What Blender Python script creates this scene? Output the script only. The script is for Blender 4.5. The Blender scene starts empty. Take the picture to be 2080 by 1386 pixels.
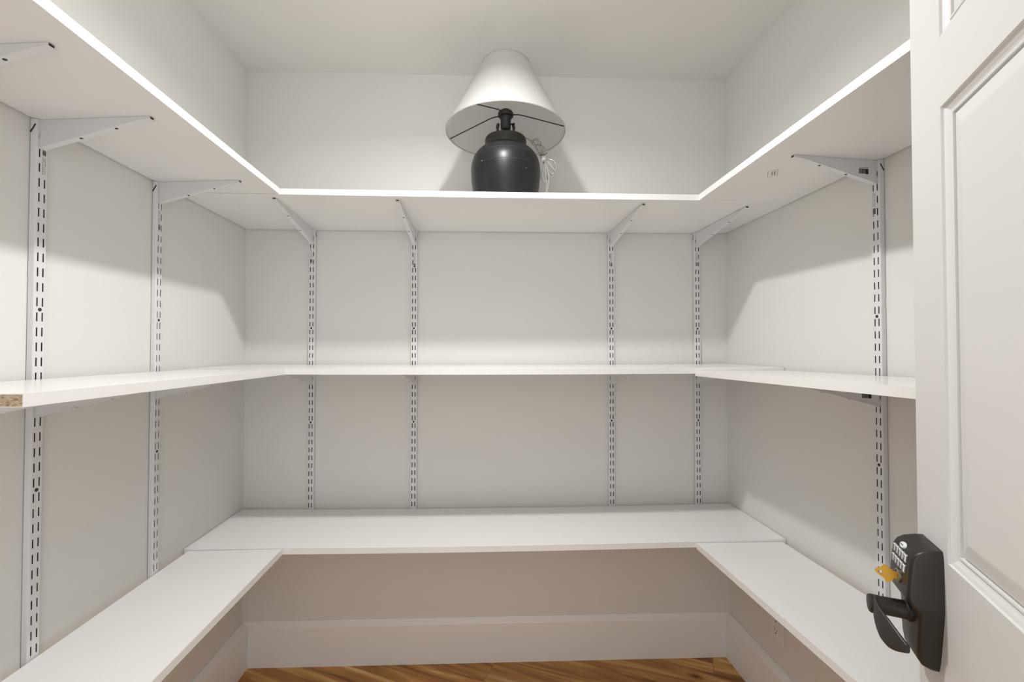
import bpy, bmesh, math, random
from mathutils import Vector, Matrix

random.seed(7)
S = bpy.context.scene
COL = S.collection

# ------------------------------------------------------------------ camera
CAM = Vector((0.0, -1.8399, 1.2749))
YAW, PITCH = 0.034, 0.0169
cd = bpy.data.cameras.new('camera')
cam = bpy.data.objects.new('camera', cd)
COL.objects.link(cam)
cd.sensor_width = 36.0
cd.lens = 902.12 / 2080 * 36.0
cd.clip_start = 0.01
cam.location = CAM
fwd = Vector((math.sin(YAW) * math.cos(PITCH), math.cos(YAW) * math.cos(PITCH), math.sin(PITCH)))
cam.rotation_euler = fwd.to_track_quat('-Z', 'Y').to_euler()
S.camera = cam

# ------------------------------------------------------------------ view, world (the hall outside the doorway), ceiling bulb
S.view_settings.view_transform = 'Standard'
S.view_settings.look = 'None'
S.view_settings.gamma = 1.0
S.view_settings.use_curve_mapping = False
S.view_settings.exposure = -0.32
w = bpy.data.worlds.new('hall_light')
S.world = w
w.use_nodes = True
bg = w.node_tree.nodes['Background']
bg.inputs[0].default_value = (0.98, 0.99, 1.0, 1)
bg.inputs[1].default_value = 2.4
LIGHT = Vector((-0.055, -0.908, 2.303))
LAMP_W = 15.5
GLOW_W = 4.4
ld = bpy.data.lights.new('downlight', 'AREA')
ld.shape = 'DISK'
ld.size = 0.075
ld.energy = LAMP_W
ld.spread = math.radians(164)
ld.color = (1.0, 0.98, 0.955)
lo = bpy.data.objects.new('downlight', ld)
COL.objects.link(lo)
lo.location = LIGHT
ld = bpy.data.lights.new('added_side_glow', 'POINT')      # added point light for sideways spill ; the lamp has no dome
ld.energy = GLOW_W
ld.shadow_soft_size = 0.035
ld.color = (1.0, 0.98, 0.955)
lo = bpy.data.objects.new('added_side_glow', ld)
COL.objects.link(lo)
lo.location = LIGHT - Vector((0, 0, 0.008))


# ------------------------------------------------------------------ materials
def mat(name, col, rough=0.5, metal=0.0, spec=0.5, bump=0.0, bscale=200.0, var=0.0, vscale=6.0, trans=0.0, sheen=0.0):
    m = bpy.data.materials.new(name)
    m.use_nodes = True
    nt = m.node_tree
    b = nt.nodes['Principled BSDF']
    b.inputs['Base Color'].default_value = (*col, 1)
    b.inputs['Roughness'].default_value = rough
    b.inputs['Metallic'].default_value = metal
    b.inputs['Specular IOR Level'].default_value = spec
    if trans:
        b.inputs['Transmission Weight'].default_value = trans
    if var or bump:
        tc = nt.nodes.new('ShaderNodeTexCoord')
    if var:
        n = nt.nodes.new('ShaderNodeTexNoise')
        n.inputs['Scale'].default_value = vscale
        n.inputs['Detail'].default_value = 5
        nt.links.new(tc.outputs['Object'], n.inputs['Vector'])
        r = nt.nodes.new('ShaderNodeValToRGB')
        r.color_ramp.elements[0].position = 0.3
        r.color_ramp.elements[1].position = 0.7
        r.color_ramp.elements[0].color = (*[c * (1 - var) for c in col], 1)
        r.color_ramp.elements[1].color = (*[min(1, c * (1 + var)) for c in col], 1)
        nt.links.new(n.outputs['Fac'], r.inputs[0])
        nt.links.new(r.outputs[0], b.inputs['Base Color'])
    if bump:
        n2 = nt.nodes.new('ShaderNodeTexNoise')
        n2.inputs['Scale'].default_value = bscale
        n2.inputs['Detail'].default_value = 3
        nt.links.new(tc.outputs['Object'], n2.inputs['Vector'])
        bp = nt.nodes.new('ShaderNodeBump')
        bp.inputs['Strength'].default_value = bump
        bp.inputs['Distance'].default_value = 0.001
        nt.links.new(n2.outputs['Fac'], bp.inputs['Height'])
        nt.links.new(bp.outputs[0], b.inputs['Normal'])
    return m


M_WALL = mat('wall_paint', (0.79, 0.78, 0.755), 0.75, spec=0.25, bump=0.25, bscale=260)
M_CEIL = mat('ceiling_paint', (0.83, 0.82, 0.79), 0.85, spec=0.2, bump=0.2, bscale=220)
M_TRIM = mat('trim_paint', (0.90, 0.90, 0.89), 0.42, spec=0.4)
M_DOOR = mat('door_paint', (0.70, 0.698, 0.688), 0.4, spec=0.4, bump=0.06, bscale=120)
M_BOARD = mat('white_melamine', (0.88, 0.878, 0.868), 0.22, spec=0.5)
M_METAL = mat('white_enamelled_steel', (0.77, 0.77, 0.775), 0.35, spec=0.5)
M_SCREW_AND_SHADE = mat('dark_screw_and_shade', (0.06, 0.055, 0.05), 0.45, metal=0.6)  # screws and slits ; also paints the shade in open bracket tips
M_INK = mat('black_ink', (0.03, 0.03, 0.03), 0.6)
M_GINK = mat('grey_ink', (0.16, 0.155, 0.15), 0.6)
M_LABEL = mat('paper_label', (0.80, 0.79, 0.77), 0.6)
M_POT = mat('charcoal_ceramic', (0.011, 0.011, 0.013), 0.37, spec=0.38, bump=0.25, bscale=30, var=0.25, vscale=9)
M_WORN = mat('worn_glaze', (0.05, 0.05, 0.05), 0.5, var=0.6, vscale=25)
M_COLLAR = mat('dark_brown_collar', (0.022, 0.019, 0.016), 0.4)
M_CHIP = mat('pale_glaze_chip', (0.55, 0.54, 0.52), 0.5)
M_SOCKET = mat('black_socket', (0.012, 0.011, 0.010), 0.4)
M_WIRE = mat('black_wire', (0.015, 0.014, 0.013), 0.4)
M_CORD = mat('clear_cord', (0.50, 0.495, 0.46), 0.15, spec=0.8, trans=0.35)
M_TAG = mat('pinkish_tag', (0.75, 0.68, 0.64), 0.6)
M_BRONZE = mat('aged_bronze', (0.030, 0.026, 0.022), 0.38, metal=0.35, spec=0.5)
M_LEVER = mat('dark_pewter_lever', (0.042, 0.040, 0.038), 0.42, metal=0.35, spec=0.5)
M_KEY = mat('brass_key', (0.80, 0.47, 0.07), 0.32, metal=0.75)
M_BUTTON = mat('pale_button', (0.78, 0.80, 0.82), 0.35)
M_NICKEL = mat('nickel_cylinder', (0.30, 0.27, 0.22), 0.35, metal=0.9)
M_OUTLET = mat('outlet_plastic', (0.80, 0.79, 0.76), 0.35)
M_PORC = mat('white_fixture', (0.8, 0.8, 0.78), 0.3)


def shade_mat():
    m = bpy.data.materials.new('white_linen_shade')
    m.use_nodes = True
    nt = m.node_tree
    b = nt.nodes['Principled BSDF']
    b.inputs['Base Color'].default_value = (0.58, 0.575, 0.565, 1)
    b.inputs['Roughness'].default_value = 0.85
    b.inputs['Specular IOR Level'].default_value = 0.15
    tc = nt.nodes.new('ShaderNodeTexCoord')
    bp = nt.nodes.new('ShaderNodeBump')
    bp.inputs['Strength'].default_value = 0.12
    bp.inputs['Distance'].default_value = 0.0006
    wv = nt.nodes.new('ShaderNodeTexNoise')
    wv.inputs['Scale'].default_value = 420
    nt.links.new(tc.outputs['Object'], wv.inputs['Vector'])
    nt.links.new(wv.outputs['Fac'], bp.inputs['Height'])
    nt.links.new(bp.outputs[0], b.inputs['Normal'])
    tl = nt.nodes.new('ShaderNodeBsdfTranslucent')
    tl.inputs['Color'].default_value = (0.85, 0.84, 0.82, 1)
    mx = nt.nodes.new('ShaderNodeMixShader')
    mx.inputs[0].default_value = 0.42
    nt.links.new(b.outputs[0], mx.inputs[1])
    nt.links.new(tl.outputs[0], mx.inputs[2])
    nt.links.new(mx.outputs[0], nt.nodes['Material Output'].inputs['Surface'])
    return m


M_SHADE = shade_mat()


def chip_mat():
    m = bpy.data.materials.new('raw_particle_board')
    m.use_nodes = True
    nt = m.node_tree
    b = nt.nodes['Principled BSDF']
    b.inputs['Roughness'].default_value = 0.9
    tc = nt.nodes.new('ShaderNodeTexCoord')
    v = nt.nodes.new('ShaderNodeTexVoronoi')
    v.inputs['Scale'].default_value = 330
    mp = nt.nodes.new('ShaderNodeMapping')
    mp.inputs['Scale'].default_value = (0.6, 1, 1.6)
    nt.links.new(tc.outputs['Object'], mp.inputs[0])
    nt.links.new(mp.outputs[0], v.inputs['Vector'])
    r = nt.nodes.new('ShaderNodeValToRGB')
    e = r.color_ramp.elements
    e[0].color = (0.20, 0.13, 0.07, 1)
    e[1].color = (0.72, 0.60, 0.42, 1)
    e.new(0.4).color = (0.52, 0.38, 0.20, 1)
    e.new(0.65).color = (0.50, 0.42, 0.32, 1)
    nt.links.new(v.outputs['Color'], r.inputs[0])
    nt.links.new(r.outputs[0], b.inputs['Base Color'])
    return m


M_CHIPBOARD = chip_mat()


def floor_mat():
    m = bpy.data.materials.new('wood_plank_floor')
    m.use_nodes = True
    nt = m.node_tree
    L = nt.links.new
    b = nt.nodes['Principled BSDF']
    b.inputs['Roughness'].default_value = 0.38
    tc = nt.nodes.new('ShaderNodeTexCoord')
    rot = nt.nodes.new('ShaderNodeMapping')
    rot.vector_type = 'POINT'
    rot.inputs['Rotation'].default_value = (0, 0, math.radians(24))
    L(tc.outputs['Object'], rot.inputs[0])
    # planks
    br = nt.nodes.new('ShaderNodeTexBrick')
    br.offset = 0.37
    br.inputs['Scale'].default_value = 1.0
    br.inputs['Brick Width'].default_value = 1.3
    br.inputs['Row Height'].default_value = 0.125
    br.inputs['Mortar Size'].default_value = 0.0007
    br.inputs['Color1'].default_value = (0, 0, 0, 1)
    br.inputs['Color2'].default_value = (1, 1, 1, 1)
    br.inputs['Mortar'].default_value = (0.5, 0.5, 0.5, 1)
    L(rot.outputs[0], br.inputs['Vector'])
    # grain : stretched noise offset per plank
    st = nt.nodes.new('ShaderNodeMapping')
    st.inputs['Scale'].default_value = (1.6, 16, 1)
    L(rot.outputs[0], st.inputs[0])
    add = nt.nodes.new('ShaderNodeVectorMath')
    add.operation = 'MULTIPLY_ADD'
    L(br.outputs['Color'], add.inputs[0])
    add.inputs[1].default_value = (7, 11, 3)
    L(st.outputs[0], add.inputs[2])
    n1 = nt.nodes.new('ShaderNodeTexNoise')
    n1.inputs['Scale'].default_value = 1.4
    n1.inputs['Detail'].default_value = 8
    n1.inputs['Distortion'].default_value = 0.9
    L(add.outputs[0], n1.inputs['Vector'])
    r = nt.nodes.new('ShaderNodeValToRGB')
    e = r.color_ramp.elements
    e[0].position = 0.30
    e[0].color = (0.22, 0.088, 0.022, 1)
    e[1].position = 0.74
    e[1].color = (0.82, 0.60, 0.33, 1)
    e.new(0.42).color = (0.40, 0.18, 0.045, 1)
    e.new(0.52).color = (0.52, 0.265, 0.072, 1)
    e.new(0.62).color = (0.64, 0.37, 0.12, 1)
    L(n1.outputs['Fac'], r.inputs[0])
    # per plank tone
    mx = nt.nodes.new('ShaderNodeMix')
    mx.data_type = 'RGBA'
    mx.blend_type = 'MULTIPLY'
    mx.inputs['Factor'].default_value = 0.4
    L(r.outputs[0], mx.inputs['A'])
    pr = nt.nodes.new('ShaderNodeValToRGB')
    pr.color_ramp.elements[0].color = (0.8, 0.75, 0.7, 1)
    pr.color_ramp.elements[1].color = (1.35, 1.3, 1.15, 1)
    L(br.outputs['Color'], pr.inputs[0])
    L(pr.outputs[0], mx.inputs['B'])
    # knots
    vo = nt.nodes.new('ShaderNodeTexVoronoi')
    vo.inputs['Scale'].default_value = 3.4
    ks = nt.nodes.new('ShaderNodeMapping')
    ks.inputs['Scale'].default_value = (0.75, 1.6, 1)
    L(rot.outputs[0], ks.inputs[0])
    L(ks.outputs[0], vo.inputs['Vector'])
    kr = nt.nodes.new('ShaderNodeValToRGB')
    kr.color_ramp.elements[0].position = 0.03
    kr.color_ramp.elements[0].color = (0.25, 0.18, 0.12, 1)
    kr.color_ramp.elements[1].position = 0.10
    kr.color_ramp.elements[1].color = (1, 1, 1, 1)
    L(vo.outputs['Distance'], kr.inputs[0])
    mk = nt.nodes.new('ShaderNodeMix')
    mk.data_type = 'RGBA'
    mk.blend_type = 'MULTIPLY'
    mk.inputs['Factor'].default_value = 1
    L(mx.outputs['Result'], mk.inputs['A'])
    L(kr.outputs[0], mk.inputs['B'])
    # seam
    ms = nt.nodes.new('ShaderNodeMix')
    ms.data_type = 'RGBA'
    L(br.outputs['Fac'], ms.inputs['Factor'])
    L(mk.outputs['Result'], ms.inputs['A'])
    ms.inputs['B'].default_value = (0.16, 0.07, 0.02, 1)
    L(ms.outputs['Result'], b.inputs['Base Color'])
    return m


M_FLOOR = floor_mat()


# ------------------------------------------------------------------ mesh helpers
def obj(name, bm, m, parent=None, smooth=False, mats=None, angle=None):
    me = bpy.data.meshes.new(name)
    bmesh.ops.recalc_face_normals(bm, faces=bm.faces)
    bm.to_mesh(me)
    bm.free()
    for mm in (mats or [m]):
        me.materials.append(mm)
    if smooth:
        for p in me.polygons:
            p.use_smooth = True
    o = bpy.data.objects.new(name, me)
    COL.objects.link(o)
    if smooth and angle is not None:
        me.set_sharp_from_angle(angle=math.radians(angle))
    if parent:
        o.parent = parent
    return o


def empty(name, loc=(0, 0, 0), rz=0.0):
    o = bpy.data.objects.new(name, None)
    COL.objects.link(o)
    o.location = loc
    o.rotation_euler = (0, 0, rz)
    o.empty_display_size = 0.05
    return o


def tag(o, label, cat, group=None):
    o['label'] = label
    o['category'] = cat
    if group:
        o['group'] = group
    return o


def struct(o, label=None):
    o['kind'] = 'structure'
    if label:
        o['label'] = label
    return o


def box(bm, x0, x1, y0, y1, z0, z1, mi=0):
    v = [bm.verts.new((x, y, z)) for x in (x0, x1) for y in (y0, y1) for z in (z0, z1)]
    fs = []
    for f in ((0, 1, 3, 2), (4, 6, 7, 5), (0, 4, 5, 1), (2, 3, 7, 6), (0, 2, 6, 4), (1, 5, 7, 3)):
        fc = bm.faces.new([v[i] for i in f])
        fc.material_index = mi
        fs.append(fc)
    return v, fs


def prism(bm, poly, z0, z1, mi=0):
    """vertical prism over an xy polygon"""
    lo = [bm.verts.new((p[0], p[1], z0)) for p in poly]
    hi = [bm.verts.new((p[0], p[1], z1)) for p in poly]
    n = len(poly)
    fs = [bm.faces.new(lo), bm.faces.new(hi)]
    for i in range(n):
        fs.append(bm.faces.new((lo[i], lo[(i + 1) % n], hi[(i + 1) % n], hi[i])))
    for f in fs:
        f.material_index = mi
    return lo + hi


def lathe(bm, prof, seg=64, c=(0, 0, 0), cap0=False, cap1=False, mi=0):
    rings = []
    for r, z in prof:
        rings.append([bm.verts.new((c[0] + r * math.cos(2 * math.pi * k / seg), c[1] + r * math.sin(2 * math.pi * k / seg), c[2] + z)) for k in range(seg)])
    for a, b in zip(rings, rings[1:]):
        for k in range(seg):
            bm.faces.new((a[k], a[(k + 1) % seg], b[(k + 1) % seg], b[k])).material_index = mi
    if cap0:
        bm.faces.new(rings[0]).material_index = mi
    if cap1:
        bm.faces.new(rings[-1]).material_index = mi
    return rings


def tube(bm, pts, r, seg=8, mi=0):
    pts = [Vector(p) for p in pts]
    rings = []
    up = Vector((0.31, 0.2, 0.93)).normalized()
    for i, p in enumerate(pts):
        d = (pts[min(i + 1, len(pts) - 1)] - pts[max(i - 1, 0)]).normalized()
        a = d.cross(up)
        if a.length < 0.1:
            a = d.cross(Vector((1, 0, 0)))
        a.normalize()
        b = d.cross(a)
        rr = r[i] if isinstance(r, (list, tuple)) else r
        rings.append([bm.verts.new(p + rr * (math.cos(2 * math.pi * k / seg) * a + math.sin(2 * math.pi * k / seg) * b)) for k in range(seg)])
    for a, b in zip(rings, rings[1:]):
        for k in range(seg):
            bm.faces.new((a[k], a[(k + 1) % seg], b[(k + 1) % seg], b[k])).material_index = mi
    bm.faces.new(rings[0]).material_index = mi
    bm.faces.new(rings[-1]).material_index = mi


def spline(pts, n=8):
    P = [Vector(p) for p in pts]
    P = [2 * P[0] - P[1]] + P + [2 * P[-1] - P[-2]]
    out = []
    for i in range(1, len(P) - 2):
        for k in range(n):
            t = k / n
            a, b, c, d = P[i - 1], P[i], P[i + 1], P[i + 2]
            out.append(0.5 * ((2 * b) + (c - a) * t + (2 * a - 5 * b + 4 * c - d) * t * t + (3 * b - a - 3 * c + d) * t ** 3))
    out.append(P[-2])
    return out


# ------------------------------------------------------------------ the room
ZC = 2.415
YF = -1.925                      # inner face of the doorway wall


def wl(y):                       # left wall face
    return -1.022 - 0.044 * y


def wr(y):                       # right wall face
    return 0.968 - 0.033 * y


bm = bmesh.new()
prism(bm, [(-1.3, 0), (1.3, 0), (1.3, 0.1), (-1.3, 0.1)], -0.05, ZC + 0.05)
struct(obj('wall_back', bm, M_WALL))
bm = bmesh.new()
prism(bm, [(wl(0), 0.0), (wl(YF), YF), (wl(YF) - 0.1, YF), (wl(0) - 0.1, 0.0)], -0.05, ZC + 0.05)
struct(obj('wall_left', bm, M_WALL))
bm = bmesh.new()
prism(bm, [(wr(0), 0.0), (wr(YF), YF), (wr(YF) + 0.1, YF), (wr(0) + 0.1, 0.0)], -0.05, ZC + 0.05)
struct(obj('wall_right', bm, M_WALL))
OX0, OX1 = -0.49, 0.262          # doorway
bm = bmesh.new()
box(bm, -1.3, OX0, YF - 0.11, YF, -0.05, ZC + 0.05)
box(bm, OX1, 1.3, YF - 0.11, YF, -0.05, ZC + 0.05)
box(bm, OX0, OX1, YF - 0.11, YF, 2.05, ZC + 0.05)
struct(obj('wall_front', bm, M_WALL))
bm = bmesh.new()
box(bm, -1.3, 1.3, -2.6, 0.1, -0.05, 0.0)
struct(obj('floor', bm, M_FLOOR))
bm = bmesh.new()
box(bm, -1.3, 1.3, YF - 0.11, 0.1, ZC, ZC + 0.05)
struct(obj('ceiling', bm, M_CEIL))

# baseboards : flat board with an eased, sloping top
BH, BT = 0.178, 0.015
PROF = [(0, 0), (BT, 0), (BT, BH - 0.022), (BT - 0.003, BH - 0.014), (0.006, BH - 0.004), (0.004, BH), (0, BH)]


def baseboard(name, A, B, inward, k=1.0):
    bm = bmesh.new()
    A, B, inward = Vector(A), Vector(B), Vector(inward)
    ra = [bm.verts.new((*(A + inward * d * k).xy, z)) for d, z in PROF]
    rb = [bm.verts.new((*(B + inward * d * k).xy, z)) for d, z in PROF]
    n = len(PROF)
    for i in range(n):
        bm.faces.new((ra[i], ra[(i + 1) % n], rb[(i + 1) % n], rb[i]))
    bm.faces.new(ra)
    bm.faces.new(rb)
    struct(obj(name, bm, M_TRIM))


baseboard('baseboard_back', (wl(0), 0, 0), (wr(0), 0, 0), (0, -1, 0))
baseboard('baseboard_left', (wl(-BT), -BT, 0), (wl(YF), YF, 0), (1, 0, 0), 1.9)
baseboard('baseboard_right', (wr(-BT), -BT, 0), (wr(YF), YF, 0), (-1, 0, 0), 1.5)


# ------------------------------------------------------------------ shelf boards
TH = 0.019


def board(name, c, label, sag=0.0, raw=False, n=14):
    """c: far-left, far-right, near-right, near-left top corners; runs from edge (0,3) to edge (1,2)"""
    bm = bmesh.new()
    c = [Vector(p) for p in c]
    rows = []
    for i in range(n + 1):
        t = i / n
        a = c[0].lerp(c[1], t)
        b = c[3].lerp(c[2], t)
        s = -sag * 4 * t * (1 - t)
        pts = [a, a.lerp(b, 0.5), b]
        top = [bm.verts.new(p + Vector((0, 0, s))) for p in pts]
        bot = [bm.verts.new(p + Vector((0, 0, s - TH))) for p in pts]
        rows.append(top + bot[::-1])
    for A, B in zip(rows, rows[1:]):
        for k in range(6):
            bm.faces.new((A[k], A[(k + 1) % 6], B[(k + 1) % 6], B[k]))
    f0 = bm.faces.new(rows[0])
    f1 = bm.faces.new(rows[-1])
    edges = [e for e in bm.edges if len(e.link_faces) == 2 and e.calc_face_angle(0) > 1.0]
    bmesh.ops.bevel(bm, geom=edges, offset=0.0009, segments=1, affect='EDGES', profile=0.5)
    o = obj(name, bm, M_BOARD)
    tag(o, label, 'shelf', 'white shelf boards')
    if raw:
        # the sawn, unbanded end of the board
        bm = bmesh.new()
        a, b = c[1], c[2]
        d = (c[1] - c[0]).normalized() * 0.0006
        vs = []
        for p, ins in ((a, 0), (b, 1)):
            q = p.lerp(a, 0.004 * ins)
            for z in (-0.0012, -TH + 0.0012):
                vs.append((q, z))
        A = [bm.verts.new(q + Vector((0, 0, z))) for q, z in vs]
        B = [bm.verts.new(q + d + Vector((0, 0, z))) for q, z in vs]
        for f in ((0, 1, 3, 2),):
            bm.faces.new([A[i] for i in f])
            bm.faces.new([B[i] for i in f])
        for i, j in ((0, 1), (1, 3), (3, 2), (2, 0)):
            bm.faces.new((A[i], A[j], B[j], B[i]))
        e = obj('cut_end', bm, M_CHIPBOARD, o)
        e['label'] = 'raw tan particle board end'
    return o


ZT, ZM, ZB = 1.7802, 1.2112, 0.6315
YE = -1.62                       # near end of the side boards
bT = board('shelf_board', [(wl(0) + .003, -.005, ZT), (wr(0) - .003, -.005, ZT), (wr(-.41) - .003, -.413, ZT), (wl(-.43) + .003, -.429, ZT)],
           'white shelf board along the back wall under the table lamp, topmost on that wall', 0.002)
bM = board('shelf_board', [(wl(0) + .003, -.016, ZM), (wr(0) - .003, -.016, ZM), (wr(-.36) - .004, -.361, ZM), (wl(-.37) + .003, -.373, ZM)],
           'white shelf board along the back wall at mid height, between lamp shelf and lowest', 0.004)
bB = board('shelf_board', [(wl(0) + .003, -.016, ZB), (wr(0) - .003, -.016, ZB), (wr(-.36) - .004, -.362, ZB), (wl(-.37) + .003, -.370, ZB)],
           'white shelf board along the back wall, lowest one above the back baseboard', 0.007)
board('shelf_board', [(wl(-.435) + .005, -.4296, ZT), (wl(YE) + .005, YE, ZT), (-.628, YE, ZT), (-.684, -.4296, ZT)],
      'white shelf board high on the left wall, highest of the three there')
board('shelf_board', [(wr(-.42) - .005, -.4136, ZT), (wr(YE) - .005, YE, ZT), (.680, YE, ZT), (.662, -.4140, ZT)],
      'white shelf board high on the right wall, its front edge meeting the open door')
board('shelf_board', [(wl(-.375) + .018, -.376, ZM - .003), (wl(-1.192) + .018, -1.192, ZM), (-.665, -1.192, ZM), (-.692, -.376, ZM - .003)],
      'white shelf board at mid height on the left wall with a raw cut end', raw=True)
board('shelf_board', [(wr(-.365) - .018, -.364, ZM - .0100), (wr(YE) - .018, YE, ZM + .004), (.715, YE, ZM + .004), (.668, -.364, ZM - .0100)],
      'white shelf board at mid height on the right wall, running behind the door edge')
board('shelf_board', [(wl(-.375) + .018, -.373, ZB - .006), (wl(YE) + .018, YE, ZB - .003), (-.640, YE, ZB - .001), (-.691, -.373, ZB - .003)],
      'white shelf board low on the left wall, lowest of the three there')
board('shelf_board', [(wr(-.365) - .018, -.365, ZB - .0085), (wr(YE) - .018, YE, ZB - .003), (.735, YE, ZB - .003), (.668, -.365, ZB - .0085)],
      'white shelf board low on the right wall behind the lever handle')


# ------------------------------------------------------------------ slotted uprights
UW, UD = 0.026, 0.0135           # width and depth of the channel
PITCH_S = 0.03175
ZHOLE = 1.3576
UTOP, UBOT = ZT - TH - 0.0008, 0.57


def upright_mesh(z1, ztop, zbot):
    """channel with its back on y=0, its face on y=-UD, running in z; two columns of real slots"""
    bm = bmesh.new()
    sw, sl, sc = 0.0034, 0.0188, 0.0058
    xs = [-UW / 2, -sc - sw / 2, -sc + sw / 2, sc - sw / 2, sc + sw / 2, UW / 2]
    zs = [ztop]
    k = math.floor((ztop - z1) / PITCH_S - 0.5)
    slots = []
    while True:
        zc_ = z1 + (k + 0.5) * PITCH_S
        if zc_ - sl / 2 < zbot + 0.004:
            break
        if zc_ + sl / 2 < ztop - 0.004:
            slots.append(zc_)
            zs += [zc_ + sl / 2, zc_ - sl / 2]
        k -= 1
    zs.append(zbot)
    bev = 0.0022
    xs[0] += bev
    xs[-1] -= bev
    grid = [[bm.verts.new((x, -UD, z)) for x in xs] for z in zs]
    inner = [[bm.verts.new((x, -UD + 0.0009, z)) for x in xs[1:5]] for z in zs]
    for r in range(len(zs) - 1):
        slotrow = (r % 2 == 1)
        for c in range(5):
            if slotrow and c in (1, 3):
                # slot walls (sheet thickness)
                a, b, d, e = grid[r][c], grid[r][c + 1], grid[r + 1][c + 1], grid[r + 1][c]
                ia, ib, idd, ie = inner[r][c - 1], inner[r][c], inner[r + 1][c], inner[r + 1][c - 1]
                for q in ((a, b, ib, ia), (b, d, idd, ib), (d, e, ie, idd), (e, a, ia, ie)):
                    bm.faces.new(q)
                continue
            bm.faces.new((grid[r][c], grid[r][c + 1], grid[r + 1][c + 1], grid[r + 1][c]))
    # rounded corners and flanks
    for s, ci in ((-1, 0), (1, 5)):
        prev = [row[ci] for row in grid]
        for x, y in ((s * (UW / 2 - bev * .3), -UD + bev * .3), (s * UW / 2, -UD + bev), (s * UW / 2, -0.0014)):
            cur = [bm.verts.new((x, y, z)) for z in zs]
            for i in range(len(zs) - 1):
                bm.faces.new((prev[i], prev[i + 1], cur[i + 1], cur[i]))
            prev = cur
    bmesh.ops.delete(bm, geom=[v for v in bm.verts if not v.link_faces], context='VERTS')
    # dark backing sheet behind the slots : their shade put into its colour
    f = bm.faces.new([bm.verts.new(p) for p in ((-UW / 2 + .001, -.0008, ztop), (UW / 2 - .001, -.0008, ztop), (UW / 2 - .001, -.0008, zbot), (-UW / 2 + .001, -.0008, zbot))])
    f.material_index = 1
    for s in (-1, 1):           # dark side liners : painted shade for slots seen aslant
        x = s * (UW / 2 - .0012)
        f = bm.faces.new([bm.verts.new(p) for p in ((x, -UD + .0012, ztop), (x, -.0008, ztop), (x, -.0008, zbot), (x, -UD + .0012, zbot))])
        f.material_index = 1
    return bm


M_SLOT_SHADE = mat('dark_slot_shade', (0.03, 0.028, 0.025), 0.6, metal=0.2)  # dark colour standing for the shade inside the upright slots
up_groups = 'slotted shelf uprights'


def screw_mesh():
    bm = bmesh.new()
    lathe(bm, [(0.0006, 0.0016), (0.0022, 0.0015), (0.0036, 0.0009), (0.0040, 0.0)], 14, cap0=True, cap1=True)
    for v in bm.verts:
        v.co = Vector((v.co.x, -v.co.z, v.co.y))
    return bm


def barcode_bars(bm, x0, x1, z0, z1, y, mi, vertical, n=11):
    """a run of printed bars on the label face (y = label front)"""
    t = 0.0
    rnd = random.Random(int((x0 + z0) * 1e6))
    L = (z1 - z0) if vertical else (x1 - x0)
    while t < L:
        b = rnd.uniform(0.0009, 0.0024)
        if vertical:
            box(bm, x0, x1, y - .0002, y, z0 + t, min(z0 + t + b, z1), mi)
        else:
            box(bm, x0 + t, min(x0 + t + b, x1), y - .0002, y, z0, z1, mi)
        t += b + rnd.uniform(0.0003, 0.0008)


def upright_label(parent, z0, flip, xoff=0.0):
    """printed sticker: barcode block at one end, rows of small print at the other"""
    bm = bmesh.new()
    w_, h_ = 0.0125, 0.062
    y = -UD - 0.0002
    x0 = xoff - w_ / 2
    box(bm, x0, x0 + w_, y, -UD + 0.0001, z0 - h_, z0, 0)
    if flip:
        barcode_bars(bm, x0 + .002, x0 + w_ - .0025, z0 - .018, z0 - .002, y, 1, True)
        a, b = z0 - h_ + .003, z0 - .022
    else:
        barcode_bars(bm, x0 + .002, x0 + w_ - .0025, z0 - h_ + .002, z0 - h_ + .018, y, 1, True)
        a, b = z0 - h_ + .022, z0 - .003
    rnd = random.Random(int(z0 * 1e5) + int(xoff * 1e4))
    for col in (0.0016, 0.0046, 0.0080):
        z = a
        while z < b:
            l = rnd.uniform(.001, .0035)
            box(bm, x0 + col, x0 + col + .0013, y - .0002, y, z, min(z + l, b), 2)
            z += l + rnd.uniform(.0009, .002)
    o = obj('barcode_label', bm, None, parent, mats=[M_LABEL, M_INK, M_GINK])
    o['label'] = 'white sticker with black barcode and small print'
    return o


proto_bm = upright_mesh(ZHOLE, UTOP, UBOT)
proto_me = None
screw_me = None


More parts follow.
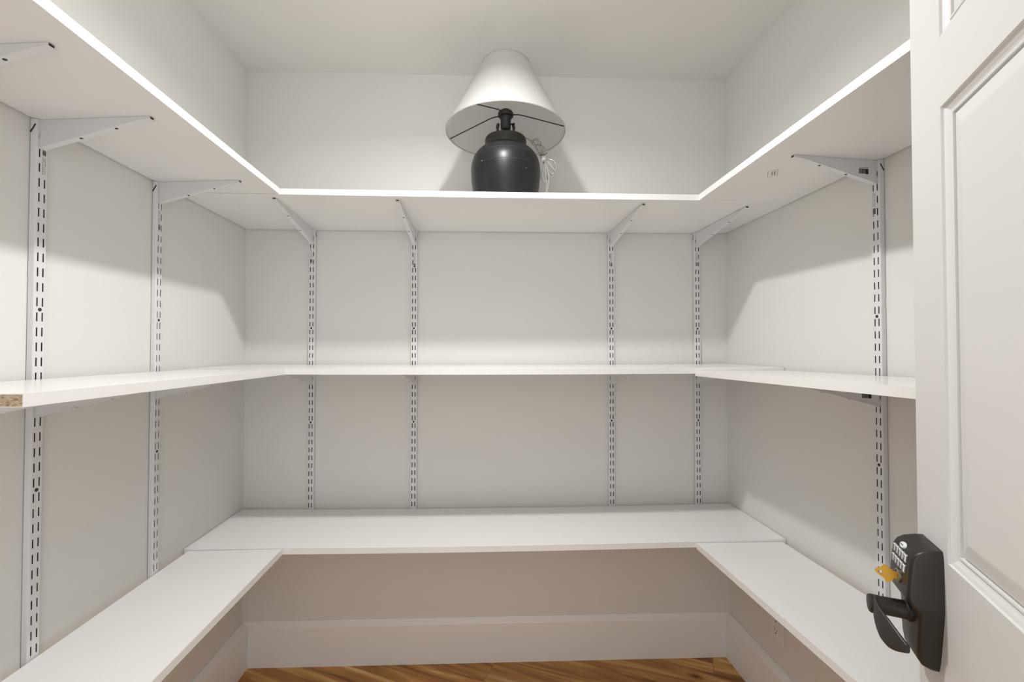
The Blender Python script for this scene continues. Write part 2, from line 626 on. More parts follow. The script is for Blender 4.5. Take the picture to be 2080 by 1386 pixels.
def upright(loc, rz, label, lab=None):
    global proto_me, screw_me, proto_bm
    t = empty('slotted_upright', (loc[0], loc[1], UBOT), rz)
    tag(t, label, 'shelf upright', up_groups)
    if proto_me is None:
        for v in proto_bm.verts:
            v.co.z -= UBOT
        o = obj('channel', proto_bm, None, t, mats=[M_METAL, M_SLOT_SHADE])
        proto_me = o.data
    else:
        o = bpy.data.objects.new('channel', proto_me)
        COL.objects.link(o)
        o.parent = t
    for z in (ZHOLE, ZHOLE - 0.381, ZHOLE - 0.762 + .012):
        if not UBOT + .03 < z < UTOP:
            continue
        if screw_me is None:
            s = obj('screw', screw_mesh(), M_SCREW_AND_SHADE, t, smooth=True)
            screw_me = s.data
        else:
            s = bpy.data.objects.new('screw', screw_me)
            COL.objects.link(s)
            s.parent = t
        s.location = (0, -UD, z - UBOT)
    # fixing slit pressed into each flank just under the top shelf
    for s in (-1, 1):
        bm = bmesh.new()
        x = s * UW / 2
        ang = math.radians(28)
        pts = []
        for a, b in ((-.0016, -.010), (.0016, -.010), (.0016, .010), (-.0016, .010)):
            pts.append((a * math.cos(ang) - b * math.sin(ang), a * math.sin(ang) + b * math.cos(ang)))
        A = [bm.verts.new((x - s * .0002, -UD * .45 + p[0], UTOP - UBOT - .02 + p[1])) for p in pts]
        B = [bm.verts.new((x + s * .0003, -UD * .45 + p[0], UTOP - UBOT - .02 + p[1])) for p in pts]
        bm.faces.new(A)
        bm.faces.new(B)
        for i in range(4):
            bm.faces.new((A[i], A[(i + 1) % 4], B[(i + 1) % 4], B[i]))
        obj('flank_slit', bm, M_SCREW_AND_SHADE, t)
    if lab:
        l = upright_label(t, lab[0] - UBOT, lab[1], lab[2])
    return t


def on_left(y):
    return (wl(y), y), math.radians(90 - math.degrees(math.atan(0.044)) * 0)


RZL = math.pi / 2 + math.atan(0.044)      # face towards +x
RZR = -math.pi / 2 + math.atan(0.033)     # face towards -x
UL = [-.512, -.865, -1.090]
UB = [(-.752), (-.339), (.475), (.838)]
URY = -.729
upright((wl(UL[1]), UL[1]), RZL, 'white slotted upright on the left wall nearest the raw cut shelf end', (1.706, True, .004))
upright((wl(UL[0]), UL[0]), RZL, 'white slotted upright on the left wall nearest the back corner', (1.682, False, -.003))
upright((wl(UL[2]), UL[2]), RZL, 'white slotted upright at the very left edge, on the left wall closest to the doorway')
upright((UB[0], 0), 0, 'white slotted upright on the back wall closest to the left corner', (1.683, False, -.003))
upright((UB[1], 0), 0, 'white slotted upright on the back wall left of the table lamp', (1.668, False, .002))
upright((UB[2], 0), 0, 'white slotted upright on the back wall right of the table lamp', (1.676, False, .001))
upright((UB[3], 0), 0, 'white slotted upright on the back wall closest to the right corner', (1.680, False, -.002))
upright((wr(URY), URY), RZR, 'white slotted upright on the right wall beside the open door', (1.683, False, -.003))


# ------------------------------------------------------------------ brackets
def bracket_meshes(L, base=0.060, tip=0.0042, w=0.0115):
    """pressed channel bracket, wall end on y=0 reaching to y=-L, top edge on z=0"""
    th = 0.0014
    prof = [(0.0, 0.0), (-L, 0.0), (-L, -tip), (-L + .03, -tip - .004), (-.012, -base + .004), (0.0, -base)]
    bm = bmesh.new()
    for s in (-1, 1):
        x0, x1 = sorted((s * w / 2, s * (w / 2 - th)))
        A = [bm.verts.new((x0, y, z)) for y, z in prof]
        B = [bm.verts.new((x1, y, z)) for y, z in prof]
        bm.faces.new(A)
        bm.faces.new(B)
        n = len(prof)
        for i in range(n):
            bm.faces.new((A[i], A[(i + 1) % n], B[(i + 1) % n], B[i]))
        # hook lugs into the slots
        hx = s * 0.0058
        for zc_ in (-.016, -.046):
            box(bm, hx - .0008, hx + .0008, -.001, .006, zc_ - .007, zc_ + .005)
    web = bm
    fl = bmesh.new()
    lowpts = prof[2:]
    for (ya, za), (yb, zb) in zip(lowpts, lowpts[1:]):
        vs = [(-w / 2 - .0012, ya, za), (w / 2 + .0012, ya, za), (w / 2 + .0012, yb, zb), (-w / 2 - .0012, yb, zb)]
        A = [fl.verts.new(p) for p in vs]
        B = [fl.verts.new((p[0], p[1], p[2] - th)) for p in vs]
        fl.faces.new(A)
        fl.faces.new(B)
        for i in range(4):
            fl.faces.new((A[i], A[(i + 1) % 4], B[(i + 1) % 4], B[i]))
    end = bmesh.new()       # dark plug, painted as the shade inside the channel's open end
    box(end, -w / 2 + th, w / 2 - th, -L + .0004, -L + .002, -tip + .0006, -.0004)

    def low(y):
        for (ya, za), (yb, zb) in zip(lowpts, lowpts[1:]):
            if ya <= y <= yb:
                return za + (zb - za) * (y - ya) / (yb - ya), math.atan2(zb - za, yb - ya)
    hs = []
    for fr in (0.36, 0.68):
        y = -L * fr
        z, ang = low(y)
        h = bmesh.new()
        lathe(h, [(0.0008, -0.0006), (0.0030, -0.0004), (0.0034, 0.0006)], 12, cap0=True, cap1=True)
        R = Matrix.Translation((0, y, z - th)) @ Matrix.Rotation(ang, 4, 'X')
        bmesh.ops.transform(h, matrix=R, verts=h.verts)
        hs.append(h)
    return web, fl, end, hs


br_cache = {}
BG = 'white shelf brackets'


def bracket(loc, rz, L, label, sticker=False):
    key = round(L, 3)
    t = empty('shelf_bracket', loc, rz)
    tag(t, label, 'shelf bracket', BG)
    if key not in br_cache:
        web, fl, end, hs = bracket_meshes(L)
        a = [obj('side_plate', web, M_METAL, t), obj('flange', fl, M_METAL, t), obj('end_shade', end, M_SCREW_AND_SHADE, t)]
        a += [obj('screw', h, M_SCREW_AND_SHADE, t) for h in hs]
        br_cache[key] = a
    else:
        for o in br_cache[key]:
            c = o.copy()
            COL.objects.link(c)
            c.parent = t
    if sticker:
        bm = bmesh.new()
        x = 0.0115 / 2 + .0001
        # label lies on the flank that faces the doorway (local +x)
        y0, y1, z0, z1 = -.058, -.020, -.040, -.018

        def slab(ya, yb, za, zb, d, mi):
            box(bm, x, x + d, ya, yb, za, zb, mi)
        slab(y0, y1, z0, z1, .0002, 0)
        r = random.Random(3)
        y = -.053
        while y < -.026:
            b = r.uniform(.0007, .0019)
            slab(y, y + b, -.037, -.024, .0004, 1)
            y += b + r.uniform(.0004, .0010)
        slab(-.034, -.026, -.038, -.025, .0004, 1)
        slab(-.052, -.024, -.0215, -.0205, .0004, 2)
        e = obj('barcode_label', bm, None, t, mats=[M_LABEL, M_INK, M_GINK])
        e['label'] = 'white sticker with black barcode'
    return t


def brace(base, tip, z, label, **k):
    d = Vector((tip[0] - base[0], tip[1] - base[1]))
    bracket((base[0], base[1], z), math.atan2(d.x, -d.y), d.length, label, **k)


ZTb, ZMb = ZT - TH - .0004, ZM - TH - .0004
bl = [(wl(y) + UD, y) for y in UL]
bb = [(x, -UD) for x in UB]
brt = (wr(URY) - UD, URY)
brace(bl[1], (-.725, -.889), ZTb, 'white bracket under the top shelf on the left wall, above the raw cut shelf end')
brace(bl[0], (-.743, -.536), ZTb, 'white bracket under the top shelf on the left wall nearest the back corner')
brace(bl[2], (-.711, -1.114), ZTb, 'white bracket under the top shelf cut off by the left edge of the view')
brace(bb[0], (-.717, -.394), ZTb - .0008, 'white bracket under the lamp shelf closest to the left corner')
brace(bb[1], (-.324, -.390), ZTb - .0018, 'white bracket under the lamp shelf just left of the lamp')
brace(bb[2], (.490, -.378), ZTb - .0020, 'white bracket under the lamp shelf just right of the lamp')
brace(bb[3], (.854, -.360), ZTb - .0010, 'white bracket under the lamp shelf closest to the right corner')
brace(brt, (.744, -.754), ZTb, 'white bracket with a barcode sticker under the top shelf on the right wall', sticker=True)
brace(bl[1], (-.725, -.889), ZMb - .0010, 'white bracket under the mid height left shelf, beside its raw cut end')
brace(bl[0], (-.743, -.536), ZMb - .003, 'white bracket under the mid height left shelf nearest the back corner')
brace(bl[2], (-.711, -1.114), ZMb - .0007, 'white bracket under the raw cut end of the left shelf')
brace(bb[0], (-.733, -.295), ZMb - .0022, 'white bracket under the mid height back shelf closest to the left corner')
brace(bb[1], (-.333, -.290), ZMb - .0042, 'white bracket under the mid height back shelf on its second upright from left')
brace(bb[2], (.481, -.290), ZMb - .0042, 'white bracket under the mid height back shelf on its third upright from left')
brace(bb[3], (.848, -.290), ZMb - .0022, 'white bracket under the mid height back shelf closest to the right corner')
brace(brt, (.744, -.754), ZMb - .0062, 'white bracket with a barcode sticker under the mid height right shelf', sticker=True)


# ------------------------------------------------------------------ stickers under the top boards and a stray thread
def under_label(cx, cy, rz, label):
    bm = bmesh.new()
    box(bm, -.026, .026, -.012, .012, -.0003, 0, 0)
    r = random.Random(5)
    for yy in (-.006, 0.0):
        x = -.014
        while x < .014:
            l = r.uniform(.002, .006)
            box(bm, x, x + l, yy, yy + .0025, -.0005, -.0003, 1)
            x += l + .0012
    for a in ((-.026, .026, -.012, -.0112), (-.026, .026, .0112, .012), (-.026, -.0252, -.012, .012), (.0252, .026, -.012, .012)):
        box(bm, a[0], a[1], a[2], a[3], -.0005, -.0003, 1)
    o = obj('sticker', bm, None, mats=[M_LABEL, M_GINK])
    o.location = (cx, cy, ZT - TH)
    o.rotation_euler = (0, 0, rz)
    tag(o, label, 'sticker')


under_label(.765, -.640, math.radians(60), 'small printed label stuck under the top right shelf')
under_label(-.853, -.300, math.radians(45), 'faint printed label stuck under the lamp shelf near the left corner')
bm = bmesh.new()
tube(bm, spline([(.966, -.372, ZT - TH), (.962, -.374, 1.735), (.955, -.376, 1.715), (.953, -.377, 1.700)]), .0007, 6)
tag(obj('thread', bm, M_LABEL), 'thin white thread hanging from the top right shelf near the corner', 'thread')

# ------------------------------------------------------------------ table lamp
LX, LY = .031, -.262
lamp = empty('table_lamp', (LX, LY, ZT - .0018))
tag(lamp, 'table lamp with charcoal ceramic jar base and white tapered shade, on the highest back shelf', 'lamp')
lz = lambda z: z - ZT + .0018
pot = [(0.0, 1.7802), (.098, 1.7802), (.104, 1.784), (.110, 1.800), (.1165, 1.830), (.1215, 1.865), (.1235, 1.900), (.1225, 1.925), (.1180, 1.942), (.1100, 1.958), (.1010, 1.970), (.0900, 1.980), (.0810, 1.9865), (.0760, 1.9890)]
bm = bmesh.new()
lathe(bm, [(r, lz(z)) for r, z in pot if r > 0], 96, cap0=True)
for rr, zz in ((.1232, 1.9060), (.1148, 1.9490)):          # two worn turning ridges
    lathe(bm, [(rr - .002, lz(zz - .0012)), (rr + .0004, lz(zz - .0007)), (rr + .0006, lz(zz)), (rr - .001, lz(zz + .0012))], 96, mi=1)
o = obj('jar_base', bm, None, lamp, smooth=True, angle=50, mats=[M_POT, M_WORN])
bm = bmesh.new()
lathe(bm, [(r, lz(z)) for r, z in [(.070, 1.986), (.0735, 1.988), (.0740, 1.993), (.0735, 2.002), (.0725, 2.0045), (.0740, 2.0070), (.0738, 2.018), (.0725, 2.0225), (.068, 2.0245), (.060, 2.0235), (.0, 2.022)] if r > 0], 80, cap1=True)
obj('collar', bm, M_COLLAR, lamp, smooth=True, angle=50)
for ang, z, r, rad in ((-131, 1.9065, .0019, .1234), (-97, 1.912, .0021, .1231), (-64, 1.926, .0012, .1216), (-57, 1.880, .0012, .1225)):
    bm = bmesh.new()
    p = Vector((math.cos(math.radians(ang)) * rad, math.sin(math.radians(ang)) * rad, lz(z)))
    R = Matrix.Translation(p) @ Matrix.Diagonal((r, r, r * .8, 1))
    g = bmesh.ops.create_icosphere(bm, subdivisions=1, radius=1)
    bmesh.ops.transform(bm, matrix=R, verts=g['verts'])
    obj('glaze_chip', bm, M_CHIP, lamp)
# socket
bm = bmesh.new()
lathe(bm, [(r, lz(z)) for r, z in [(.024, 2.022), (.024, 2.027), (.009, 2.030), (.007, 2.042), (.008, 2.052), (.016, 2.058), (.0185, 2.066), (.0185, 2.094), (.020, 2.096), (.020, 2.104), (.0265, 2.106), (.0280, 2.110), (.0280, 2.116), (.0250, 2.122), (.017, 2.124), (.0165, 2.128), (.010, 2.129)]], 40, cap0=True, cap1=True)
sock = obj('socket', bm, M_SOCKET, lamp, smooth=True, angle=40)
bm = bmesh.new()
tube(bm, spline([(.018, -.006, lz(2.076)), (.026, -.012, lz(2.074)), (.031, -.016, lz(2.074))]), .0026, 8)
obj('switch_knob', bm, M_SOCKET, sock, smooth=True)
# harp saddle : two upturned lugs
bm = bmesh.new()
for s in (-1, 1):
    tube(bm, spline([(0, 0, lz(2.036)), (s * .016, -.002, lz(2.038)), (s * .026, -.003, lz(2.047)), (s * .029, -.003, lz(2.062)), (s * .0265, -.003, lz(2.078))]), [.0042] * 24 + [.0055] * 9, 8)
obj('harp_saddle', bm, M_SOCKET, lamp, smooth=True)
# shade : double walled cone with rolled rims
R0, Z0, R1, Z1 = .211, 2.046, .084, 2.292
shade_rot = math.radians(-1.2)
bm = bmesh.new()
k = lambda t: (R0 + (R1 - R0) * t, lz(Z0 + (Z1 - Z0) * t))
prof = [k(0), k(.02), k(.25), k(.5), k(.75), k(.98), k(1)]
lathe(bm, prof, 120)
sh = obj('lamp_shade', bm, M_SHADE, lamp, smooth=True, angle=60)
for rr, zz in ((R0 + .0006, lz(Z0)), (R1 + .0006, lz(Z1))):
    bm = bmesh.new()
    tube(bm, [(rr * math.cos(a), rr * math.sin(a), zz) for a in [2 * math.pi * i / 120 for i in range(121)]], .0020, 8)
    obj('rim_piping', bm, M_SHADE, sh, smooth=True)
# spider : three bent wire arms from the socket ring to the lower rim
for ang in (166, 242, 345):
    a = math.radians(ang)
    d = Vector((math.cos(a), math.sin(a), 0))
    bm = bmesh.new()
    tube(bm, [d * .024 + Vector((0, 0, lz(2.110))), d * .045 + Vector((0, 0, lz(2.108))), d * .06 + Vector((0, 0, lz(2.104))), d * (R0 - .002) + Vector((0, 0, lz(Z0 + .0015)))], .0019, 8)
    obj('spider_arm', bm, M_WIRE, lamp, smooth=True)
# clear cord : loops tied with a tag at the back right of the jar
cx = Vector((.118, -.010, 0))


def cpt(x, y, z):
    return (x, y, lz(z))


bm = bmesh.new()
tube(bm, spline([cpt(.02, .02, 2.040), cpt(.06, .02, 2.044), cpt(.088, .01, 2.028), cpt(.102, -.005, 2.000), cpt(.126, -.015, 1.965), cpt(.140, -.020, 1.935), cpt(.142, -.015, 1.90), cpt(.146, -.01, 1.85), cpt(.139, .0, 1.80), cpt(.131, .02, 1.785)], 10), .0026, 8)
for i, (a, b, c_) in enumerate(((.094, .110, 2.012), (.100, .118, 2.020), (.106, .122, 2.006))):
    tube(bm, spline([cpt(.128, -.02, 1.958), cpt(a + .008, -.03 + .01 * i, 1.985), cpt(a, -.02 + .012 * i, c_), cpt(b, -.012 + .01 * i, c_ + .004), cpt(b + .012, -.015, 1.990), cpt(.133, -.018, 1.958)], 10), .0024, 8)
for i, (a, z) in enumerate(((.180, 1.912), (.172, 1.904), (.164, 1.892), (.150, 1.884))):
    tube(bm, spline([cpt(.134, -.02, 1.950), cpt(a - .012, -.03 + .01 * i, z + .024), cpt(a, -.025 + .012 * i, z + .004), cpt(a - .006, -.02 + .012 * i, z - .006), cpt(a - .022, -.02 + .01 * i, z + .012), cpt(.137, -.018, 1.945)], 10), .0024, 8)
tube(bm, spline([cpt(.140, -.02, 1.93), cpt(.150, -.02, 1.90), cpt(.153, -.018, 1.87), cpt(.148, -.015, 1.84), cpt(.150, -.01, 1.815), cpt(.143, -.005, 1.790)], 10), .0026, 8)
cord = obj('power_cord', bm, M_CORD, lamp, smooth=True)
cord['label'] = 'clear plastic cord tied in loops'
bm = bmesh.new()
box(bm, -.009, .009, -.006, .006, -.012, .012)
bmesh.ops.bevel(bm, geom=bm.edges[:], offset=.003, segments=3, affect='EDGES')
o = obj('cord_tag', bm, M_TAG, cord, smooth=True)
o.location = cpt(.1335, -.020, 1.950)
o.rotation_euler = (0, math.radians(-18), 0)
bm = bmesh.new()
tube(bm, spline([cpt(.118, -.03, 1.955), cpt(.130, -.0285, 1.958), cpt(.140, -.028, 1.961), cpt(.146, -.026, 1.967)]), .0012, 6)
obj('twist_tie', bm, M_WIRE, cord, smooth=True)
bm = bmesh.new()
box(bm, -.007, .007, -.005, .005, -.012, .012)
bmesh.ops.bevel(bm, geom=bm.edges[:], offset=.003, segments=2, affect='EDGES')
box(bm, -.0042, -.0030, -.002, .002, -.026, -.012)
box(bm, .0030, .0042, -.002, .002, -.026, -.012)
o = obj('plug', bm, M_CORD, cord, smooth=True, angle=40)
o.location = cpt(.152, -.02, 1.815)
o.rotation_euler = (0, math.radians(8), 0)


# ------------------------------------------------------------------ outlet
def outlet():
    y0 = -.309
    t = empty('wall_outlet', (wr(y0), y0, .312), RZR)
    tag(t, 'white duplex outlet on the right wall under the lowest shelf', 'outlet')
    bm = bmesh.new()
    box(bm, -.0355, .0355, -.006, 0, -.0575, .0575)
    bmesh.ops.bevel(bm, geom=[e for e in bm.edges], offset=.0025, segments=2, affect='EDGES')
    obj('cover_plate', bm, M_OUTLET, t)
    for zc_ in (.0195, -.0195):
        bm = bmesh.new()
        ring = []
        for k_ in range(28):
            a = 2 * math.pi * k_ / 28
            x = max(-.0165, min(.0165, .0175 * math.cos(a)))
            z = max(-.0135, min(.0135, .0175 * math.sin(a)))
            ring.append((x, z))
        A = [bm.verts.new((x, -.0058, zc_ + z)) for x, z in ring]
        B = [bm.verts.new((x, -.0078, zc_ + z)) for x, z in ring]
        bm.faces.new(B)
        for i in range(28):
            bm.faces.new((A[i], A[(i + 1) % 28], B[(i + 1) % 28], B[i]))
        r = obj('receptacle', bm, M_OUTLET, t)
        bm = bmesh.new()
        box(bm, -.0072, -.0052, -.0081, -.0076, zc_ - .001, zc_ + .007)
        box(bm, .0052, .0072, -.0081, -.0076, zc_ + .000, zc_ + .006)
        g = bmesh.ops.create_cone(bm, cap_ends=True, segments=12, radius1=.0026, radius2=.0026, depth=.0006)
        bmesh.ops.transform(bm, matrix=Matrix.Translation((0, -.0079, zc_ - .008)) @ Matrix.Rotation(math.pi / 2, 4, 'X'), verts=g['verts'])
        obj('slots', bm, M_SCREW_AND_SHADE, r)
    s = obj('screw', screw_mesh(), M_OUTLET, t)
    s.location = (0, -.0058, 0)


outlet()

# ------------------------------------------------------------------ the open door.  local x: from the free edge to the hinges, -y: out of the visible face
TH_D = math.radians(26.3)
DE = Vector((.564, -1.259, 0))
door = bpy.data.objects.new('door_1', None)
DW, DT, DH = .705, .035, 2.02
tx, ty = -math.sin(TH_D), -math.cos(TH_D)
DOOR_RZ = math.atan2(ty, tx)
OPEN = [(.084, .084 + .537, .20, .86), (.084, .084 + .537, 1.023, 1.562), (.084, .084 + .537, 1.646, 1.93)]
bm = bmesh.new()
Z_0 = .008
xs = [0, .084, .084 + .537, DW]
zs = [Z_0, .20, .86, 1.023, 1.562, 1.646, 1.93, DH]
V = [[bm.verts.new((x, 0, z)) for x in xs] for z in zs]
for i in range(len(zs) - 1):
    for j in range(3):
        if j == 1 and i in (1, 3, 5):
            continue
        bm.faces.new((V[i][j], V[i][j + 1], V[i + 1][j + 1], V[i + 1][j]))
# sides and back
bk = [bm.verts.new(p) for p in ((0, DT, Z_0), (DW, DT, Z_0), (DW, DT, DH), (0, DT, DH))]
bm.faces.new(bk)
left = [V[i][0] for i in range(len(zs))]
right = [V[i][3] for i in range(len(zs))]
bm.faces.new(left + [bk[3], bk[0]])
bm.faces.new(right + [bk[2], bk[1]])
bm.faces.new(V[0] + [bk[1], bk[0]])
bm.faces.new(V[-1] + [bk[2], bk[3]])
me = bpy.data.meshes.new('door_1')
bmesh.ops.recalc_face_normals(bm, faces=bm.faces)
bm.to_mesh(me)
bm.free()
me.materials.append(M_DOOR)
door = bpy.data.objects.new('door_1', me)
COL.objects.link(door)
door.location = DE
door.rotation_euler = (0, 0, DOOR_RZ)
door['kind'] = 'structure'
door['label'] = 'white moulded panel door standing open at the right'
STEPS = [(0, 0), (.0006, .0028), (.0022, .0032), (.0045, .0040), (.0075, .0058), (.0095, .0066), (.0108, .0066), (.0122, .0052), (.0142, .0055), (.0150, .0095), (.0166, .0095),
         (.0172, .0072), (.0200, .0068), (.0340, .0040), (.0370, .0036)]
for (x0, x1, z0, z1) in OPEN:
    bm = bmesh.new()
    rings = []
    for ins, d in STEPS:
        rings.append([bm.verts.new(p) for p in ((x0 + ins, d, z0 + ins), (x1 - ins, d, z0 + ins), (x1 - ins, d, z1 - ins), (x0 + ins, d, z1 - ins))])
    for a, b in zip(rings, rings[1:]):
        for i in range(4):
            bm.faces.new((a[i], a[(i + 1) % 4], b[(i + 1) % 4], b[i]))
    bm.faces.new(rings[-1])
    bmesh.ops.recalc_face_normals(bm, faces=bm.faces)
    if sum(f.normal.y for f in bm.faces) > 0:
        bmesh.ops.reverse_faces(bm, faces=bm.faces)
    pm = bpy.data.meshes.new('door_panel')
    bm.to_mesh(pm)
    bm.free()
    pm.materials.append(M_DOOR)
    po = bpy.data.objects.new('door_panel', pm)
    COL.objects.link(po)
    po.parent = door

# keypad lock : body lofted up the door in (s, n) sections ; n becomes local -y
SC = .0430
SECT = [(.8800, .003, .0255), (.8810, .010, .0285), (.8845, .0165, .0300), (.8920, .0205, .0312), (.904, .0222, .0320), (.920, .0228, .0322), (.940, .0228, .0322), (.950, .0235, .0322),
        (.9565, .0262, .0322), (.9620, .0312, .0322), (.9670, .0342, .0322), (.9760, .0345, .0322), (.990, .0335, .0322), (1.006, .0320, .0320), (1.0175, .0302, .0316),
        (1.0235, .0268, .0310), (1.0280, .0205, .0302), (1.0310, .0110, .0290), (1.0320, .003, .0275)]
bm = bmesh.new()
rings = []
for z, d, hw in SECT:
    f_ = min(1.0, max(0.0, (z - .8745) / .085))
    sc_, hw = .0355 + .0080 * f_, hw * (.74 + .25 * f_)
    r = min(.0045, d * .45)
    pts = [(-hw, 0)]
    for k_ in range(5):
        a = math.pi / 2 * k_ / 4
        pts.append((-hw + r - r * math.cos(a), d - r + r * math.sin(a)))
    for k_ in range(5):
        a = math.pi / 2 * k_ / 4
        pts.append((hw - r + r * math.sin(a), d - r + r * math.cos(a)))
    pts.append((hw, 0))
    rings.append([bm.verts.new((sc_ + x, -n_, z)) for x, n_ in pts])
for a, b in zip(rings, rings[1:]):
    for i in range(len(a)):
        bm.faces.new((a[i], a[(i + 1) % len(a)], b[(i + 1) % len(a)], b[i]))
bm.faces.new(rings[0])
bm.faces.new(rings[-1])
lock = obj('keypad_lock', bm, M_BRONZE, door, smooth=True, angle=38)
lock['label'] = 'dark bronze keypad lock with lever handle'


def face_n(z):
    for (z0, d0, _), (z1, d1, _) in zip(SECT, SECT[1:]):
        if z0 <= z <= z1:
            return d0 + (d1 - d0) * (z - z0) / (z1 - z0)


def text_bm(bm, ch, size, M, mi):
    cu = bpy.data.curves.new('t', 'FONT')
    cu.body = ch
    cu.size = size
    cu.align_x = 'CENTER'
    cu.align_y = 'CENTER'
    cu.extrude = .0001
    to = bpy.data.objects.new('t', cu)
    COL.objects.link(to)
    bpy.context.view_layer.update()
    mm = to.to_mesh()
    tmp = bmesh.new()
    tmp.from_mesh(mm)
    bmesh.ops.transform(tmp, matrix=M, verts=tmp.verts)
    mm2 = bpy.data.meshes.new('tmp')
    tmp.to_mesh(mm2)
    tmp.free()
    n0 = len(bm.faces)
    bm.from_mesh(mm2)
    bm.faces.ensure_lookup_table()
    for f in bm.faces[n0:]:
        f.material_index = mi
    to.to_mesh_clear()
    bpy.data.objects.remove(to)
    bpy.data.curves.remove(cu)
    bpy.data.meshes.remove(mm2)


TILT = math.atan2(.0335 - .0302, 1.0175 - .990)
for row, (zr, chars) in enumerate(((1.0135, '12345'), (1.0008, '67890'))):
    for i, ch in enumerate(chars):
        s = SC - .0180 + i * .0086
        bm = bmesh.new()
        box(bm, -.0036, .0036, -.0024, .001, -.0048, .0048)
        bmesh.ops.bevel(bm, geom=[e for e in bm.edges if abs(e.verts[0].co.y - e.verts[1].co.y) > .001 or (e.verts[0].co.y < 0 and e.verts[1].co.y < 0)], offset=.0011, segments=2, affect='EDGES')
        # glyph faces local -y : text lies in xz, readable from -y
        Mx = Matrix.Translation((0, -.00245, 0)) @ Matrix.Rotation(math.pi / 2, 4, 'X')
        text_bm(bm, ch, .0052, Mx, 1)
        b = obj('button', bm, None, lock, mats=[M_BUTTON, M_GINK])
        b.location = (s, -face_n(zr), zr)
        b.rotation_euler = (-TILT, 0, 0)
bm = bmesh.new()
lathe(bm, [(1, 0), (1, .5), (.88, .9), (.6, 1.0)], 28, cap0=True, cap1=True)
for v in bm.verts:
    v.co = Vector((v.co.x * .0072, -v.co.z * .0026, v.co.y * .0040))
box(bm, -.004, .004, -.00275, -.0025, -.0007, .0007, 1)
b = obj('button', bm, None, lock, mats=[M_BUTTON, M_GINK], smooth=True, angle=40)
b['label'] = 'wide oval button above the number keys'
b.location = (SC - .0008, -face_n(1.0228), 1.0228)
b.rotation_euler = (-TILT - .35, 0, 0)
# key cylinder
KZ = .9845
bm = bmesh.new()
lathe(bm, [(.0088, -.002), (.0088, .0012), (.0080, .0020), (.0066, .0020), (.0066, .0012), (.002, .0012)], 36, cap0=True, cap1=True)
for v in bm.verts:
    v.co = Vector((v.co.x, -v.co.z, v.co.y))
o = obj('key_cylinder', bm, M_NICKEL, lock, smooth=True, angle=35)
o.location = (SC + .001, -face_n(KZ), KZ)
# lever : hub rolled at its end, flat band sweeping down and back towards the door
HZ = .9420
bm = bmesh.new()
lathe(bm, [(.0125, .018), (.0125, .0262), (.0110, .0280), (.0108, .052), (.0114, .0600), (.0112, .0635), (.0100, .0650), (.007, .0656)], 40, cap0=True, cap1=True)
for v in bm.verts:
    v.co = Vector((SC + v.co.x, -v.co.z, HZ + v.co.y))
lev = obj('lever_hub', bm, M_BRONZE, lock, smooth=True, angle=35)
path = spline([(SC + x + .003, n_ - .0012, HZ + z + .0015) for x, n_, z in ((-.003, .0590, 0), (.005, .0612, -.001), (.015, .0622, -.006), (.027, .0612, -.011), (.041, .0580, -.0135), (.053, .0545, -.0140), (.063, .0510, -.0135), (.069, .0488, -.0130))], 6)
hts = [.0105, .0118, .0150, .0176, .0168, .0128, .0078, .0050]
bm = bmesh.new()
rings = []
N = len(path)
for i, p in enumerate(path):
    u = i / (N - 1) * (len(hts) - 1)
    j = min(int(u), len(hts) - 2)
    h = hts[j] + (hts[j + 1] - hts[j]) * (u - j)
    d = (path[min(i + 1, N - 1)] - path[max(i - 1, 0)]).normalized()
    nn = Vector((-d.y, d.x, 0)).normalized()
    th = .0027
    ring = []
    for k_ in range(20):
        a = 2 * math.pi * k_ / 20
        ca, sa = math.cos(a), math.sin(a)
        q = p + nn * (th * math.copysign(abs(ca) ** .6, ca)) + Vector((0, 0, h * math.copysign(abs(sa) ** .6, sa)))
        ring.append(bm.verts.new((q.x, -q.y, q.z)))
    rings.append(ring)
for a, b in zip(rings, rings[1:]):
    for i in range(20):
        bm.faces.new((a[i], a[(i + 1) % 20], b[(i + 1) % 20], b[i]))
bm.faces.new(rings[0])
bm.faces.new(rings[-1])
obj('lever', bm, M_LEVER, lock, smooth=True, angle=50)
bm = bmesh.new()
g = bmesh.ops.create_cone(bm, cap_ends=True, segments=10, radius1=.0012, radius2=.0012, depth=.0006)
bmesh.ops.transform(bm, matrix=Matrix.Translation((SC + .0108, -.031, HZ - .003)) @ Matrix.Rotation(math.pi / 2, 4, 'Y'), verts=g['verts'])
obj('set_screw', bm, M_COLLAR, lock)

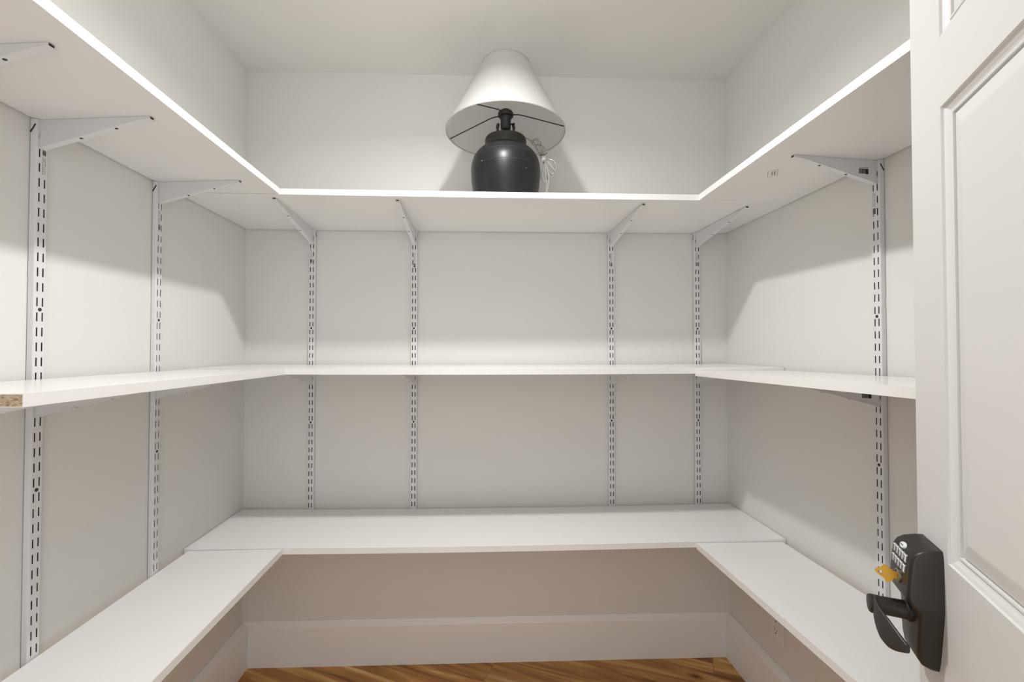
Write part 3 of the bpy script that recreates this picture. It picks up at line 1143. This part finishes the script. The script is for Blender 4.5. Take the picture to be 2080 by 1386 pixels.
# hinges on the unseen edge are left out ; the key in the lock
dm = Matrix.Translation(DE) @ Matrix.Rotation(DOOR_RZ, 4, 'Z')
bm = bmesh.new()
nf = face_n(KZ)
# outline of the bow in (n, z), relative to the cylinder face
out = [(0.0, -.0045), (.0035, -.0045), (.0042, -.0072), (.0068, -.0098), (.0098, -.0112), (.0122, -.0092), (.0140, -.0060), (.0190, -.0032), (.0228, .0008), (.0222, .0040),
       (.0186, .0060), (.0156, .0084), (.0138, .0112), (.0108, .0106), (.0084, .0078), (.0046, .0060), (.0038, .0042), (0.0, .0042)]
hole = [(.0150, -.0022), (.0186, -.0004), (.0204, .0020), (.0186, .0036), (.0152, .0032)]


def kv(n_, z, x):
    return bm.verts.new((x, -n_, z))


th = .0011
layers = []
for x in (-th, th):
    o_ = [kv(n_, z, x) for n_, z in out]
    h_ = [kv(n_, z, x) for n_, z in hole]
    eo = [bm.edges.new((o_[i], o_[(i + 1) % len(o_)])) for i in range(len(o_))]
    eh = [bm.edges.new((h_[i], h_[(i + 1) % len(h_)])) for i in range(len(h_))]
    bmesh.ops.triangle_fill(bm, use_beauty=True, use_dissolve=False, edges=eo + eh)
    layers.append((o_, h_))
for a, b in ((layers[0][0], layers[1][0]), (layers[0][1], layers[1][1])):
    for i in range(len(a)):
        bm.faces.new((a[i], a[(i + 1) % len(a)], b[(i + 1) % len(a)], b[i]))
# grooved blade shoulder
box(bm, -.0016, .0016, -.0044, .004, .0012, .0032)
box(bm, -.0016, .0016, -.0044, .004, -.0034, -.0014)
key = obj('key', bm, M_KEY)
key.matrix_world = dm @ Matrix.Translation((SC + .001, -nf - .0014, KZ)) @ Matrix.Rotation(math.radians(6), 4, 'Y')
tag(key, 'brass key with a triangular hole left in the keypad lock', 'key')

# ------------------------------------------------------------------ the closet's ceiling downlight
t = empty('ceiling_light', (LIGHT.x, LIGHT.y, ZC))
tag(t, 'short white cylinder downlight on the closet ceiling', 'ceiling light')
bm = bmesh.new()
lathe(bm, [(.050, 0), (.050, -.060), (.044, -.068), (.010, -.068)], 48, cap0=True, cap1=True)
obj('housing', bm, M_PORC, t, smooth=True, angle=35)
